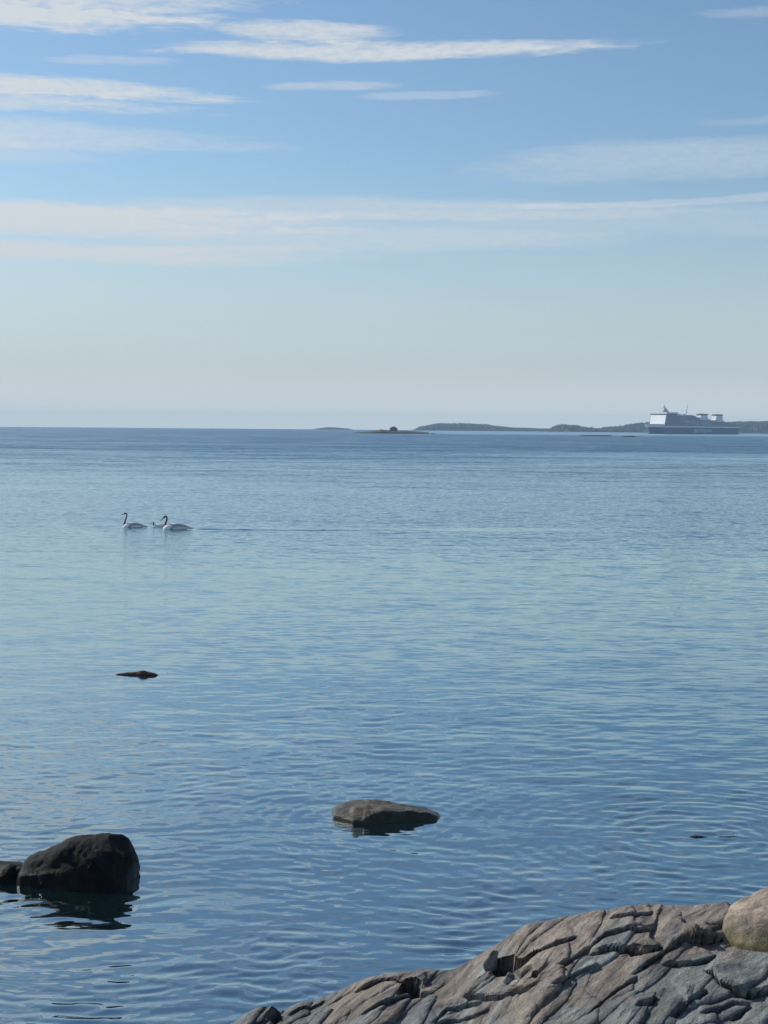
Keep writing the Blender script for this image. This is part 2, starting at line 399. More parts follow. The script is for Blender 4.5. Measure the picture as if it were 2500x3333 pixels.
    # sea bed
    xs = np.concatenate([np.linspace(-25, 25, 120)]); ys = np.concatenate([np.linspace(1, 60, 120)])
    YB, XB = np.meshgrid(ys, xs, indexing='ij')
    ZB = -0.75 - 0.05 * np.clip(YB - 10, 0, 100) + 0.25 * fbm(XB * 0.5, YB * 0.5, 3.0)
    sb = np_mesh('seabed', np.stack([XB, YB, ZB], -1).reshape(-1, 3), grid_faces(*XB.shape))
    tag(link('seabed', sb, simple('sea_bed', (0.06, 0.07, 0.03), 0.9, 0.5, 1.5)), kind='structure')
build_water()

# ------------------------------------------------------------------ rocks in the water
def cross_rock(name, spans, depth_front, depth_back, base_z, mat, label, seed, group=None, rough=0.02, yc=None, lean=0.0, n=150, flat=2.6, back=2.2, facets=1.0, tilt=0.0, cuts=(), nrand=10, cut=(0.86, 0.97)):
    """rock built from cross-sections: spans = (x, top height, share of the depth) in metres about its centre;
    each section is a super-ellipse standing on the sea bed; facets and cracks follow from noise"""
    xs = np.array([s[0] for s in spans]); hs = np.array([s[1] for s in spans]); ws = np.array([s[2] for s in spans])
    u = np.linspace(xs[0], xs[-1], n)
    H = np.interp(u, xs, hs); W = np.interp(u, xs, ws)
    ker = np.hanning(7); ker /= ker.sum()
    H = np.convolve(np.pad(H, 3, 'edge'), ker, 'valid'); W = np.convolve(np.pad(W, 3, 'edge'), ker, 'valid')
    nv = 90
    a = np.linspace(0, math.pi, nv)
    ca, sa = np.cos(a), np.sin(a)
    V = []
    for i in range(n):
        f = (np.abs(sa) ** (2 / flat)); c = np.sign(ca) * (np.abs(ca) ** (2 / back))
        zz = base_z + (H[i] - base_z) * f
        dep = np.where(c > 0, -depth_front, depth_back) * np.abs(c) * W[i]
        yy = dep + lean * (zz)
        zz = zz + tilt * (yy - depth_back) * np.clip(zz / 0.1, 0, 1)
        V.append(np.stack([np.full(nv, u[i]), yy, zz], -1))
    V = np.array(V)
    P = V.reshape(-1, 3).copy()
    # outward normals from finite differences
    dU = np.gradient(V, axis=0); dA = np.gradient(V, axis=1)
    N = np.cross(dU, dA).reshape(-1, 3); N /= (np.linalg.norm(N, axis=1)[:, None] + 1e-9)
    q = P + seed * 3.1
    d = rough * 1.6 * fbm(q[:, 0] * 1.8, q[:, 1] * 1.8, q[:, 2] * 2.4, 3)
    # broken facets: clipped ridged noise
    fa = fbm(q[:, 0] * 4.0, q[:, 1] * 4.0, q[:, 2] * 5.0, 3)
    d += rough * facets * (np.abs(fa) - 0.2) * 1.4
    d += rough * 0.30 * fbm(q[:, 0] * 14, q[:, 1] * 14, q[:, 2] * 18, 3)
    if N[nv // 2 + (n // 2) * nv, 2] < 0: N = -N
    P += N * d[:, None]
    rr = np.random.RandomState(int(seed * 10)); A = P[:, 2] > base_z + 0.1
    planes = list(cuts)
    for _ in range(nrand):
        nv_ = rr.normal(size=3); nv_[2] = abs(nv_[2]) * 0.8; nv_ /= np.linalg.norm(nv_)
        up_ = P[:, 2] > -0.1; c0 = P[up_].mean(0); e = ((P[up_] - c0) @ nv_).max()
        planes.append((*nv_, float(c0 @ nv_ + e * rr.uniform(*cut))))
    for (a_, b_, c_, dd_) in planes:
        nn = np.array([a_, b_, c_]); nn = nn / np.linalg.norm(nn); over = P @ nn - dd_ / np.linalg.norm([a_, b_, c_])
        wob = 0.006 * fbm(q[:, 0] * 9, q[:, 1] * 9, q[:, 2] * 9, 3)
        P -= nn * (np.maximum(over, 0) * 0.93 + np.where(over > 0, wob, 0))[:, None]
    F = grid_faces(n, nv)
    # end caps
    me = np_mesh(name, P, F)
    bm = bmesh.new(); bm.from_mesh(me)
    bmesh.ops.holes_fill(bm, edges=[e for e in bm.edges if e.is_boundary], sides=0)
    bmesh.ops.triangulate(bm, faces=[f for f in bm.faces if len(f.verts) > 4])
    bmesh.ops.recalc_face_normals(bm, faces=bm.faces)
    for f in bm.faces: f.smooth = True
    bm.to_mesh(me); bm.free()
    o = link(name, me, mat)
    o.location = yc
    tag(o, label, 'rock', group)
    return o

dark_rock = rock_material('dark_wet_rock', (0.010, 0.011, 0.013, 1), (0.032, 0.022, 0.016, 1), -0.06, (0.05, 0.22), lichen=0.3, fine=1.4, spec=0.12)
tan_rock = rock_material('brown_rock', (0.078, 0.077, 0.060, 1), (0.095, 0.082, 0.062, 1), 0.0, (0.05, 0.15), lichen=0.2, fine=1.6)  # wet band set higher, so it also paints shade on the front face
red_rock = rock_material('reddish_rock', (0.06, 0.05, 0.05, 1), (0.13, 0.06, 0.045, 1), 0.06, (0.0, 0.05), fine=2.0)
slick_rock = rock_material('awash_rock', (0.045, 0.055, 0.06, 1), (0.09, 0.055, 0.05, 1), -0.1, (0.02, 0.10), fine=2.0, wet=0.18)

def px_spans(pts, ref, dist, zref_extra=0.0):
    """silhouette pixels -> (x, height) about the point ref at depth dist"""
    out = []
    for px, py, wv in pts:
        p = at(px, py, dist)
        out.append((p.x - ref.x, p.z, wv))
    return out
# big boulder on the left
B1 = at(250, 2893)
sp = px_spans([(36, 2900, .30), (44, 2868, .55), (52, 2820, .72), (64, 2790, .8), (100, 2768, .9), (150, 2747, 1), (200, 2729, 1), (250, 2719, 1), (330, 2714, 1), (392, 2712, .97), (410, 2722, .93), (424, 2750, .86), (438, 2778, .78), (442, 2825, .6), (441, 2880, .45), (440, 2905, .25)], B1, B1.y + 0.12)
sp = [(x * 0.955 - 0.01, z - 0.085 if z > 0.1 else z, w_) for x, z, w_ in sp]
cross_rock('boulder', sp, 0.30, 0.62, -0.75, dark_rock, 'large dark boulder with a sloping top standing in the water at lower left', 1.3, rough=0.026, yc=(B1.x, B1.y + 0.22, 0), lean=0.16, flat=3.2, back=2.6)
# low rock beside it, running out of the frame
B2 = at(-60, 2878)
sp = px_spans([(-220, 2880, .3), (-190, 2850, .6), (-140, 2825, .9), (-60, 2818, 1), (0, 2816, 1), (40, 2812, .9), (80, 2818, .7), (115, 2850, .4), (130, 2890, .3)], B2, B2.y + 0.1)
cross_rock('low_rock', sp, 0.22, 0.45, -0.6, dark_rock, 'low dark rock running out of the frame beside the large left boulder', 4.7, rough=0.022, yc=(B2.x, B2.y + 0.16, 0), lean=0.1, flat=2.8)
# flat stone in the middle
B3 = at(1255, 2688)
sp = px_spans([(1062, 2655, .30), (1068, 2640, .5), (1085, 2620, .66), (1115, 2604, .85), (1160, 2594, 1), (1200, 2592, 1), (1245, 2596, 1), (1330, 2604, .98), (1400, 2615, .85), (1428, 2626, .7), (1444, 2640, .5), (1450, 2656, .35), (1449, 2672, .2)], B3, B3.y + 0.72)
mid = cross_rock('flat_rock', sp, 0.42, 0.46, -0.5, tan_rock, 'flat brown rock with a sunlit wrinkled top in open water', 8.2, rough=0.020, yc=(B3.x - 0.03, B3.y + 0.40, 0), lean=0.0, flat=5.5, back=3.2, facets=1.2, cuts=((0.26, -0.80, 0.48, 0.25),), nrand=6)
# little reddish rock further out
B4 = at(445, 2200)
sp = px_spans([(360, 2200, .4), (380, 2192, .6), (410, 2189, .7), (430, 2187, .8), (447, 2185, .9), (458, 2181, 1), (470, 2181, 1), (482, 2186, .9), (502, 2189, .7), (525, 2200, .4)], B4, B4.y + 0.1)
cross_rock('small_rock', sp, 0.08, 0.2, -0.3, red_rock, 'small reddish rock tip barely above the calm water', 3.4, rough=0.007, yc=(B4.x, B4.y + 0.1, 0), n=60, nrand=0)
B5 = at(545, 2194)
sp = px_spans([(522, 2196, .5), (532, 2191, .8), (548, 2190, .9), (560, 2195, .5)], B5, B5.y + 0.1)
cross_rock('small_rock', sp, 0.1, 0.12, -0.3, red_rock, 'tiny dark rock tip just right of the reddish one', 6.1, rough=0.008, yc=(B5.x, B5.y + 0.1, 0), n=24, nrand=0)
# rock awash on the right
B6 = at(2270, 2728)
sp = px_spans([(2236, 2732, .3), (2244, 2722, .6), (2258, 2718, .9), (2275, 2719, 1), (2292, 2722, .9), (2312, 2726, .8), (2350, 2722, .8), (2400, 2722, .8), (2440, 2728, .6), (2480, 2738, .35)], B6, B6.y + 0.05)
cross_rock('small_rock', sp, 0.06, 0.12, -0.3, slick_rock, 'low wet rock awash near the right edge with a dark tip at its left end', 2.2, rough=0.006, yc=(B6.x, B6.y + 0.05, 0), n=50, nrand=0)

# ------------------------------------------------------------------ rock shore in the foreground
SIL = [(600, 3440), (754, 3334), (800, 3312), (884, 3287), (903, 3303), (917, 3291), (982, 3267), (1009, 3266), (1080, 3233), (1177, 3196), (1242, 3182), (1318, 3176), (1378, 3162), (1459, 3157), (1481, 3152), (1546, 3115), (1620, 3073), (1711, 3019), (1801, 3004), (1892, 2986), (2018, 2962), (2151, 2953), (2253, 2957), (2344, 2957), (2400, 2948), (2500, 2940), (2700, 2925), (3000, 2900), (3600, 2860)]
def build_shore():
    sx, sz = [], []
    YR = lambda px: 10.35 - 0.25 * min(1, max(0, (px - 1000) / 1500))
    for px, py in SIL:
        p = at(px, py, YR(px)); sx.append(p.x); sz.append(p.z)
    sx, sz = np.array(sx), np.array(sz)
    sxx = np.concatenate([[sx[0] - 3], sx]); szz = np.concatenate([[sz[0] - 1.2], sz])
    def yr(X): return 10.35 - 0.25 * np.clip((X + 0.5) / 3.0, 0, 1)
    def base(X, Y, sharp=True):
        zr = np.interp(X, sxx, szz)
        d = yr(X) - Y
        sl = 0.06 + 0.12 * np.clip((X + 1.2) / 2.5, 0, 1)
        front = zr - sl * d - 0.02 * np.clip(d - 1.8, 0, 9) ** 2
        b = -d
        backz = zr - 0.30 * b - 1.1 * b * b
        return np.where(d >= 0, front, np.maximum(backz, -1.6 + 0 * b))
    def ground(px, py):
        """march the pixel ray on to the smooth slope"""
        d = fwd + rgt * ((px - CX) / F_PX) - upv * ((py - CY) / F_PX); d = d / d.y
        Yv = np.arange(6.0, 11.5, 0.01)
        hit = np.nonzero(CAM_H + d.z * Yv <= base(d.x * Yv, Yv))[0]
        k = Yv[hit[0]] if len(hit) else 10.2
        return (d.x * k, k)
    nx, ny = 760, 520
    X1 = np.concatenate([np.linspace(-3.2, -1.3, 40)[:-1], np.linspace(-1.3, 3.0, nx - 80), np.linspace(3.0, 6.5, 41)[1:]])
    Y1 = np.concatenate([np.linspace(4.5, 8.1, 60)[:-1], np.linspace(8.1, 10.7, ny - 80), np.linspace(10.7, 12.6, 21)[1:]])
    YY, XX = np.meshgrid(Y1, X1, indexing='ij')
    Z = base(XX, YY)
    # bedding runs away to the right; u along it, v across
    th = math.radians(50)
    wob = 0.18 * fbm(XX * 0.9, YY * 0.9, 2.0, 3)
    U = XX * math.cos(th) + YY * math.sin(th); Vc = -XX * math.sin(th) + YY * math.cos(th) + wob
    fade = sstep(0.0, 0.10, yr(XX) - YY + 0.05)
    # stepped sheets: saw-tooth across the bedding, every sheet of its own width and height
    def saw(v, u, w_, h, seed, sharp=0.05):
        ph = v / w_ + 0.9 * pnoise(u * 0.55 + seed, v * 0.3, seed) + 0.25 * pnoise(u * 2.1, v * 0.8, seed + 5)
        k = np.floor(ph); fr = ph - k
        hh = h * (0.25 + 1.1 * np.abs(np.sin(k * 12.9898 + seed * 7.1) * 43.75 % 1.0)) * sstep(-0.30, 0.15, pnoise(u * 0.9 + k * 3.3, k * 1.7, seed + 2))
        # rises abruptly then slopes off
        return hh * (np.where(fr < sharp, fr / sharp, 1 - (fr - sharp) / (1 - sharp)) - 0.5)
    D = saw(Vc, U, 0.42, 0.010, 1.3, 0.03) + saw(Vc, U, 0.06, 0.0025, 7.7, 0.12)
    D += 0.022 * fbm(U * 0.6, Vc * 1.3, 1.0, 3) + 0.004 * fbm(U * 3.0, Vc * 8.0, 2.0, 4) + 0.002 * fbm(XX * 16, YY * 16, 5.0, 3)
    WX = XX + 0.010 * fbm(XX * 7, YY * 7, 1.0, 3, 0.5); WY = YY + 0.013 * fbm(XX * 7, YY * 7, 6.0, 3, 0.5)
    TONE = 0.5 + 0.3 * fbm(U * 0.8, Vc * 1.6, 21.0, 3); LEFT = sstep(0.5, -0.7, XX); PINK = -0.16 * LEFT
    pr = np.random.RandomState(23); OX = np.zeros(XX.shape); OY = np.zeros(XX.shape)
    def plate(cx, cy, la, lb, h, ang, tone, pink):
        """a thin wedge of rock with broken straight edges: flush at its upper side, proud at its lower"""
        nonlocal D
        m = max(la, lb) * 1.3
        i0, i1 = np.searchsorted(Y1, [cy - m, cy + m]); j0, j1 = np.searchsorted(X1, [cx - m, cx + m])
        if i1 - i0 < 2 or j1 - j0 < 2: return
        w_ = (slice(i0, i1), slice(j0, j1)); x, y = WX[w_] - cx, WY[w_] - cy
        u = x * math.cos(ang) + y * math.sin(ang); v = -x * math.sin(ang) + y * math.cos(ang)
        dist = np.full(u.shape, 9.0)
        for k in range(7):
            q = 2 * math.pi * (k + pr.uniform(-.35, .35)) / 7
            nx_, ny_ = math.cos(q) / la, math.sin(q) / lb; L = math.hypot(nx_, ny_)
            dist = np.minimum(dist, (pr.uniform(0.7, 1.0) - u * nx_ - v * ny_) / L)
        t_ = np.clip((v / lb + 1) / 2, 0, 1)
        D[w_] += np.where(dist > 0, h * (1 - t_ ** 1.5) * sstep(0, 0.008, dist), 0) * sstep(-0.02, 0.03, dist)
        ins = dist > 0
        lip = np.where(ins, 0.6 * h * (1 - t_) * np.exp(-dist / 0.04), 0) * (v < 0); OX[w_] += lip * math.sin(ang); OY[w_] -= lip * math.cos(ang)
        TONE[w_] = np.where(ins, TONE[w_] * 0.55 + 0.45 * tone, TONE[w_] - 0.35 * np.exp(-(dist / 0.012) ** 2) * (v < 0))
        PINK[w_] = np.where(ins, PINK[w_] * 0.4 + pink, PINK[w_])
    for i in range(54): plate(pr.uniform(-1.4, 3.2), pr.uniform(7.9, 10.3), pr.uniform(0.35, 0.95), pr.uniform(0.12, 0.32), pr.uniform(0.012, 0.034), th + pr.normal(0, 0.18), pr.uniform(0.1, 0.9), pr.choice([-0.10, 0, 0.12]))
    for i in range(75): plate(pr.uniform(-1.4, 3.1), pr.uniform(8.0, 10.3), pr.uniform(0.10, 0.34), pr.uniform(0.04, 0.11), pr.uniform(0.005, 0.017), th + pr.normal(0, 0.28), pr.uniform(0.05, 0.95), pr.choice([-0.06, 0, 0.05]))
    for i in range(300):
        px_, py_ = pr.uniform(-1.3, 3.0), pr.uniform(8.1, 10.2)
        if pnoise(px_ * 1.4 + 3, py_ * 1.4, 2.5) < -0.02: continue
        plate(px_, py_, pr.uniform(0.03, 0.11), pr.uniform(0.014, 0.04), pr.uniform(0.004, 0.013), th + pr.normal(0, 0.35), pr.uniform(0, 1), 0)
    Z = Z + D * (0.35 + 0.65 * fade)

    # ledges traced from the photo: raised on the far side of the line, dark face to the camera
    def window(P, m):
        i0, i1 = np.searchsorted(Y1, [P[:, 1].min() - m, P[:, 1].max() + m]); j0, j1 = np.searchsorted(X1, [P[:, 0].min() - m, P[:, 0].max() + m])
        return slice(i0, i1), slice(j0, j1)
    def ledge(pts, h, fall=0.35, groove=0.0, gw=0.03):
        P = np.array([ground(*p) for p in pts]); w_ = window(P, fall * 2.6 + 0.05)
        wx, wy = WX[w_], WY[w_]
        best = np.full(wx.shape, 9.0); side = np.zeros(wx.shape); par = np.zeros(wx.shape); vx = np.zeros(wx.shape); vy = np.zeros(wx.shape)
        L = np.concatenate([[0], np.cumsum(np.hypot(*(P[1:] - P[:-1]).T))]); T = L[-1]
        for i in range(len(P) - 1):
            a, b = P[i], P[i + 1]; ab = b - a; l2 = ab @ ab
            tt = np.clip(((wx - a[0]) * ab[0] + (wy - a[1]) * ab[1]) / l2, 0, 1)
            ex, ey = wx - a[0] - tt * ab[0], wy - a[1] - tt * ab[1]
            d = np.hypot(ex, ey); sg = np.sign(ab[0] * (wy - a[1]) - ab[1] * (wx - a[0]))
            m = d < best
            vx = np.where(m, ex, vx); vy = np.where(m, ey, vy); best = np.where(m, d, best); side = np.where(m, sg, side); par = np.where(m, (L[i] + tt * np.sqrt(l2)) / T, par)
        env = sstep(0, 0.12, par) * sstep(1, 0.88, par)
        lip = np.where(side > 0, 0.45 * h * env * np.exp(-best / 0.12), 0) / np.maximum(best, 0.004); OX[w_] -= lip * vx; OY[w_] -= lip * vy
        Z[w_] += np.where(side > 0, 0.42 * h * env * np.exp(-(best / (1.25 * fall)) ** 1.2) * np.minimum(1, best / 0.010), 0)
        if groove: Z[w_] -= np.where(side <= 0, 1.1 * groove * env * np.exp(-(best / (0.7 * gw)) ** 2), 0)
    def pit(pts, depth, soft=0.03):
        P = np.array([ground(*p) for p in pts]); w_ = window(P, 0.1)
        wx, wy = WX[w_], WY[w_]
        ins = np.zeros(wx.shape, bool); best = np.full(wx.shape, 9.0)
        for i in range(len(P)):
            a, b = P[i], P[(i + 1) % len(P)]
            cond = ((a[1] > wy) != (b[1] > wy)) & (wx < (b[0] - a[0]) * (wy - a[1]) / (b[1] - a[1] + 1e-12) + a[0]); ins ^= cond
            ab = b - a; tt = np.clip(((wx - a[0]) * ab[0] + (wy - a[1]) * ab[1]) / (ab @ ab), 0, 1)
            best = np.minimum(best, np.hypot(wx - a[0] - tt * ab[0], wy - a[1] - tt * ab[1]))
        Z[w_] -= depth * np.where(ins, sstep(0, soft, best), 0)
        OY[w_] -= np.where(~ins & (wy > P[:, 1].mean()), 0.22 * depth * np.exp(-best / 0.10), 0)
    # overhanging tan slab in the middle right
    ledge([(1915, 3120), (1960, 3105), (2020, 3098), (2060, 3092), (2105, 3108), (2150, 3100)], 0.10, 0.30, 0.05)
    ledge([(2050, 3190), (2100, 3150), (2150, 3118), (2210, 3080), (2262, 3062)], 0.07, 0.16, 0.05)
    ledge([(2210, 3078), (2260, 3068), (2330, 3068), (2370, 3050), (2420, 3042)], 0.16, 0.30, 0.10, 0.05)
    ledge([(2150, 3150), (2210, 3146), (2270, 3142), (2330, 3128)], 0.07, 0.16, 0.04)
    ledge([(2290, 3172), (2340, 3182), (2362, 3215), (2400, 3238), (2500, 3232), (2600, 3225)], 0.14, 0.34, 0.08, 0.04)
    ledge([(1640, 3155), (1700, 3130), (1745, 3105), (1800, 3085), (1880, 3068)], 0.06, 0.25, 0.04)
    ledge([(1800, 3170), (1850, 3140), (1890, 3110), (1960, 3070), (2040, 3050), (2130, 3044)], 0.07, 0.22, 0.05)
    ledge([(1980, 3010), (2030, 3004), (2080, 2992), (2130, 2985)], 0.05, 0.15, 0.03)
    ledge([(1500, 3262), (1560, 3250), (1640, 3245), (1720, 3236), (1755, 3225)], 0.06, 0.2, 0.05)
    ledge([(1400, 3333), (1450, 3300), (1520, 3275), (1580, 3262)], 0.04, 0.2, 0.03)
    ledge([(1150, 3240), (1220, 3205), (1290, 3195), (1370, 3205)], 0.08, 0.18, 0.04)
    ledge([(1410, 3330), (1480, 3326), (1540, 3306), (1600, 3290)], 0.03, 0.15, 0.03)
    ledge([(2180, 3333), (2200, 3300), (2240, 3270), (2300, 3240)], 0.05, 0.15, 0.05)
    ledge([(2280, 3310), (2340, 3290), (2380, 3270), (2440, 3275)], 0.04, 0.15, 0.04)
    ledge([(2370, 3320), (2400, 3300), (2440, 3278)], 0.05, 0.12, 0.05)
    ledge([(2060, 3310), (2110, 3290), (2125, 3262)], 0.04, 0.12, 0.04)
    ledge([(1780, 3240), (1830, 3205), (1880, 3178), (1950, 3150)], 0.05, 0.13, 0.012)
    ledge([(1900, 3333), (1940, 3290), (2000, 3240), (2080, 3190)], 0.035, 0.2, 0.02)
    ledge([(935, 3318), (1000, 3290), (1060, 3262)], 0.04, 0.12, 0.03)
    ledge([(1170, 3333), (1250, 3290), (1330, 3262), (1390, 3250)], 0.05, 0.16, 0.04)
    # hollows
    pit([(1575, 3140), (1618, 3128), (1660, 3122), (1705, 3125), (1742, 3100), (1758, 3112), (1720, 3140), (1700, 3155), (1660, 3185), (1605, 3192)], 0.26, 0.008)
    pit([(1310, 3205), (1350, 3190), (1372, 3215), (1365, 3262), (1320, 3262), (1285, 3275), (1290, 3250)], 0.13, 0.012)
    pit([(850, 3333), (885, 3300), (905, 3303), (935, 3333)], 0.10, 0.02)
    pit([(1755, 3190), (1745, 3215), (1730, 3210), (1735, 3190)], 0.08, 0.015)
    pit([(2035, 3100), (2070, 3090), (2105, 3106), (2085, 3122), (2050, 3122)], 0.10, 0.02)
    V = np.stack([XX + OX, YY + OY, Z], -1).reshape(-1, 3)
    me = np_mesh('rock_shore', V, grid_faces(*XX.shape))
    mat = rock_material('shore_rock', (0.160, 0.176, 0.178, 1), (0.190, 0.162, 0.140, 1), (8.8, 9.9, -0.10, 0.10), (0.0, 0.10), lichen=0.45, fine=1.2, streak=(2.2, 0.8, 1), rot=R(50), plates=True, bumpd=0.02)
    # pinker towards the crest: the upper sheet is a different rock
    t = NT(mat.node_tree)
    TONE = TONE - 0.45 * LEFT; PINK = PINK - 0.22 * LEFT
    zq = np.stack([Z[:-1, :-1], Z[1:, :-1], Z[:-1, 1:], Z[1:, 1:]]); me.polygons.foreach_set('use_smooth', ((zq.max(0) - zq.min(0)) < 0.012).ravel())
    for nm, arr in (('tone', TONE), ('pink', PINK)):
        at_ = me.attributes.new(nm, 'FLOAT', 'POINT'); at_.data.foreach_set('value', np.clip(arr, -1, 1).astype(np.float32).ravel())
    o = link('rock_shore', me, mat)
    tag(o, 'grey and pinkish layered rock outcrop sloping into the sea at lower right', 'rock')
    def surf(px, py):
        X, Y = ground(px, py)
        i = int(np.argmin(abs(Y1 - Y))); j = int(np.argmin(abs(X1 - X)))
        return Vector((X, Y, Z[i, j]))
    return o, surf
shore, surf = build_shore()

def shore_boulder():
    # rounded pale hump at the right edge, moss along its foot
    c = at(2640, 3070, 9.75)
    bm = bmesh.new(); bmesh.ops.create_icosphere(bm, subdivisions=6, radius=1.0)
    P = np.array([v.co[:] for v in bm.verts])
    P2 = np.sign(P) * np.abs(P) ** 0.85
    r = 1 + 0.10 * fbm(P[:, 0] * 1.2 + 4, P[:, 1] * 1.2, P[:, 2] * 1.2, 3) + 0.03 * fbm(P[:, 0] * 4, P[:, 1] * 4, P[:, 2] * 4 + 3, 3)
    P2 = P2 * r[:, None] * np.array([0.60, 0.42, 0.36])
    for v, p in zip(bm.verts, P2): v.co = p
    m = rock_material('pale_rock', (0.205, 0.19, 0.16, 1), (0.235, 0.19, 0.15, 1), 0.02, None, lichen=0.5, fine=1.2, moss_z=(c.z + 0.03, c.z + 0.19))
    o = from_bm('boulder', bm, m, None, True); o.location = c; o.rotation_euler = (0, R(-8), 0)
    tag(o, 'rounded pale boulder with yellow green moss at its foot on the rock shore', 'rock')
shore_boulder()

def loose_stone(px, py, s, mat, label, seed, rot=(0, 0, 0), up=0.0):
    p = surf(px, py)
    r = np.random.RandomState(seed)
    bm = bmesh.new()
    pts = [Vector((r.uniform(-1, 1) * s[0], r.uniform(-1, 1) * s[1], r.uniform(-1, 1) * s[2])) for _ in range(16)]
    for q in pts: bm.verts.new(q)
    g = bmesh.ops.convex_hull(bm, input=bm.verts)
    bmesh.ops.delete(bm, geom=[v for v in bm.verts if not v.link_faces], context='VERTS')
    bmesh.ops.bevel(bm, geom=list(bm.edges), offset=min(s) * 0.10, segments=2, affect='EDGES')
    o = from_bm('stone', bm, mat); o.location = p + Vector((0, 0, up)); o.rotation_euler = rot
    tag(o, label, 'stone')
pale_stone = rock_material('pale_stone', (0.30, 0.30, 0.28, 1), (0.33, 0.30, 0.26, 1), 0.0, None, fine=2.0)
grey_stone = rock_material('grey_stone', (0.13, 0.135, 0.13, 1), (0.17, 0.15, 0.12, 1), 0.0, None, fine=2.0)
loose_stone(1655, 3205, (0.060, 0.05, 0.035), pale_stone, 'pale angular stone lying at the edge of the dark hollow', 3, (0.3, 0.4, 0.5), 0.02)
loose_stone(1675, 3232, (0.035, 0.03, 0.025), pale_stone, 'smaller pale stone just in front of the pale angular one', 5, (0.2, -0.3, 0.9), 0.015)
loose_stone(1592, 3176, (0.05, 0.05, 0.09), grey_stone, 'grey green block wedged in the dark hollow of the rock shore', 8, (0.1, 0.2, 0.2), 0.05)
loose_stone(1710, 3188, (0.09, 0.05, 0.04), grey_stone, 'grey rubble stone right of the pale angular stone', 12, (0.1, 0.1, 0.8), 0.0)
loose_stone(2075, 3046, (0.028, 0.02, 0.02), pale_stone, 'small pale stone in the crack above the overhanging tan slab', 14, (0, 0, 0), 0.02)

# ------------------------------------------------------------------ swans
feather = simple('white_feathers', (0.72, 0.73, 0.74), 0.7, 0.08, 14, 0.004)
wing_m = simple('shaded_wing_feathers', (0.36, 0.365, 0.385), 0.7, 0.16, 22, 0.006)  # white wings toned grey, their shade painted in
neck_m = simple('shaded_neck_feathers', (0.085, 0.085, 0.10), 0.7, 0.15, 20)  # white neck painted dark in place of its backlit shade
bill_m = simple('bill', (0.05, 0.035, 0.03), 0.4)
red_head = simple('reddish_head_feathers', (0.17, 0.07, 0.05), 0.7, 0.15, 20)
def skin_mesh(name, pts, mat, parent, levels=2):
    """pts: (position, (rx, ry)) chain skinned into one continuous surface"""
    me = bpy.data.meshes.new(name)
    me.from_pydata([p for p, _ in pts], [(i, i + 1) for i in range(len(pts) - 1)], [])
    o = link(name, me, mat, parent)
    md = o.modifiers.new('skin', 'SKIN'); md.use_smooth_shade = True
    for i, (_, rr) in enumerate(pts):
        me.skin_vertices[0].data[i].radius = rr
        me.skin_vertices[0].data[i].use_root = (i == 0)
    s = o.modifiers.new('sub', 'SUBSURF'); s.levels = levels; s.render_levels = levels
    return o
def ellipsoid_loft(name, secs, mat, parent, n=20):
    """secs: (x, y, z, half width, half height) rings"""
    bm = bmesh.new(); rings = []
    for (x, y, z, a, b) in secs:
        rings.append([bm.verts.new((x, y + a * math.cos(q), z + b * math.sin(q))) for q in [2 * math.pi * i / n for i in range(n)]])
    for A, B in zip(rings, rings[1:]):
        for i in range(n): bm.faces.new((A[i], A[(i + 1) % n], B[(i + 1) % n], B[i]))
    bm.faces.new(rings[0][::-1]); bm.faces.new(rings[-1])
    o = from_bm(name, bm, mat, parent, True)
    s = o.modifiers.new('sub', 'SUBSURF'); s.levels = 1; s.render_levels = 1
    return o
def swan(px, py, scale, label, neck_pts, head_drop, rz=0.0):
    """heading along -x; x=0 at the breast"""
    p = at(px, py); root = empty('swan', (p.x, p.y, 0), rz)
    tag(root, label, 'swan', 'white swans swimming left in a line')
    k = scale
    # trunk, neck and head in one loft-like surface
    secs = [(-0.06, 0, 0.02, .02, .03), (-0.02, 0, 0.02, .09, .09), (0.08, 0, 0.05, .15, .14), (0.22, 0, 0.065, .19, .175), (0.45, 0, 0.055, .20, .16), (0.65, 0, 0.05, .15, .12), (0.80, 0, 0.055, .09, .06), (0.93, 0, 0.06, .05, .025), (1.0, 0, 0.06, .02, .008)]
    ellipsoid_loft('body', [tuple(q * k for q in s) for s in secs], feather, root)
    ch = [((x * k, 0, z * k), (r * k * 1.15, r * k * 1.15)) for x, z, r in neck_pts]
    skin_mesh('neck', ch, neck_m, root)
    hx, hz = neck_pts[-1][0], neck_pts[-1][1]
    bm = bmesh.new()
    tube(bm, ((hx - 0.02) * k, 0, (hz - 0.005) * k), ((hx - 0.115) * k, 0, (hz - head_drop) * k), 0.022 * k, 0.008 * k, 8)
    from_bm('bill', bm, bill_m, root, True)
    for s in (-1, 1):
        ws = [(0.20, .14 * s, .02, .03, .03), (0.25, .14 * s, .055, .07, .08), (0.36, .12 * s, .11, .085, .105), (0.48, .10 * s, .13, .085, .105), (0.66, .075 * s, .115, .065, .075), (0.82, .045 * s, .085, .04, .035), (0.97, .02 * s, .07, .015, .012)]
        ellipsoid_loft('wing', [tuple(q * k for q in w_) for w_ in ws], wing_m, root, 16)
    bm = bmesh.new()
    tube(bm, (0.9 * k, 0, .055 * k), (1.06 * k, 0, .035 * k), 0.045 * k, 0.012 * k, 8)
    from_bm('tail', bm, wing_m, root, True)
    return root
swan(404, 1716, 0.93, 'leading white swan with upright shaded neck, leftmost of the swimming birds',
     [(0.04, -0.02, .075), (0.0, 0.08, .055), (0.03, 0.22, .040), (0.075, 0.36, .034), (0.12, 0.50, .030), (0.13, 0.57, .030), (0.10, 0.62, .034), (0.05, 0.625, .042), (0.0, 0.60, .036), (-0.03, 0.585, .022)], 0.05)
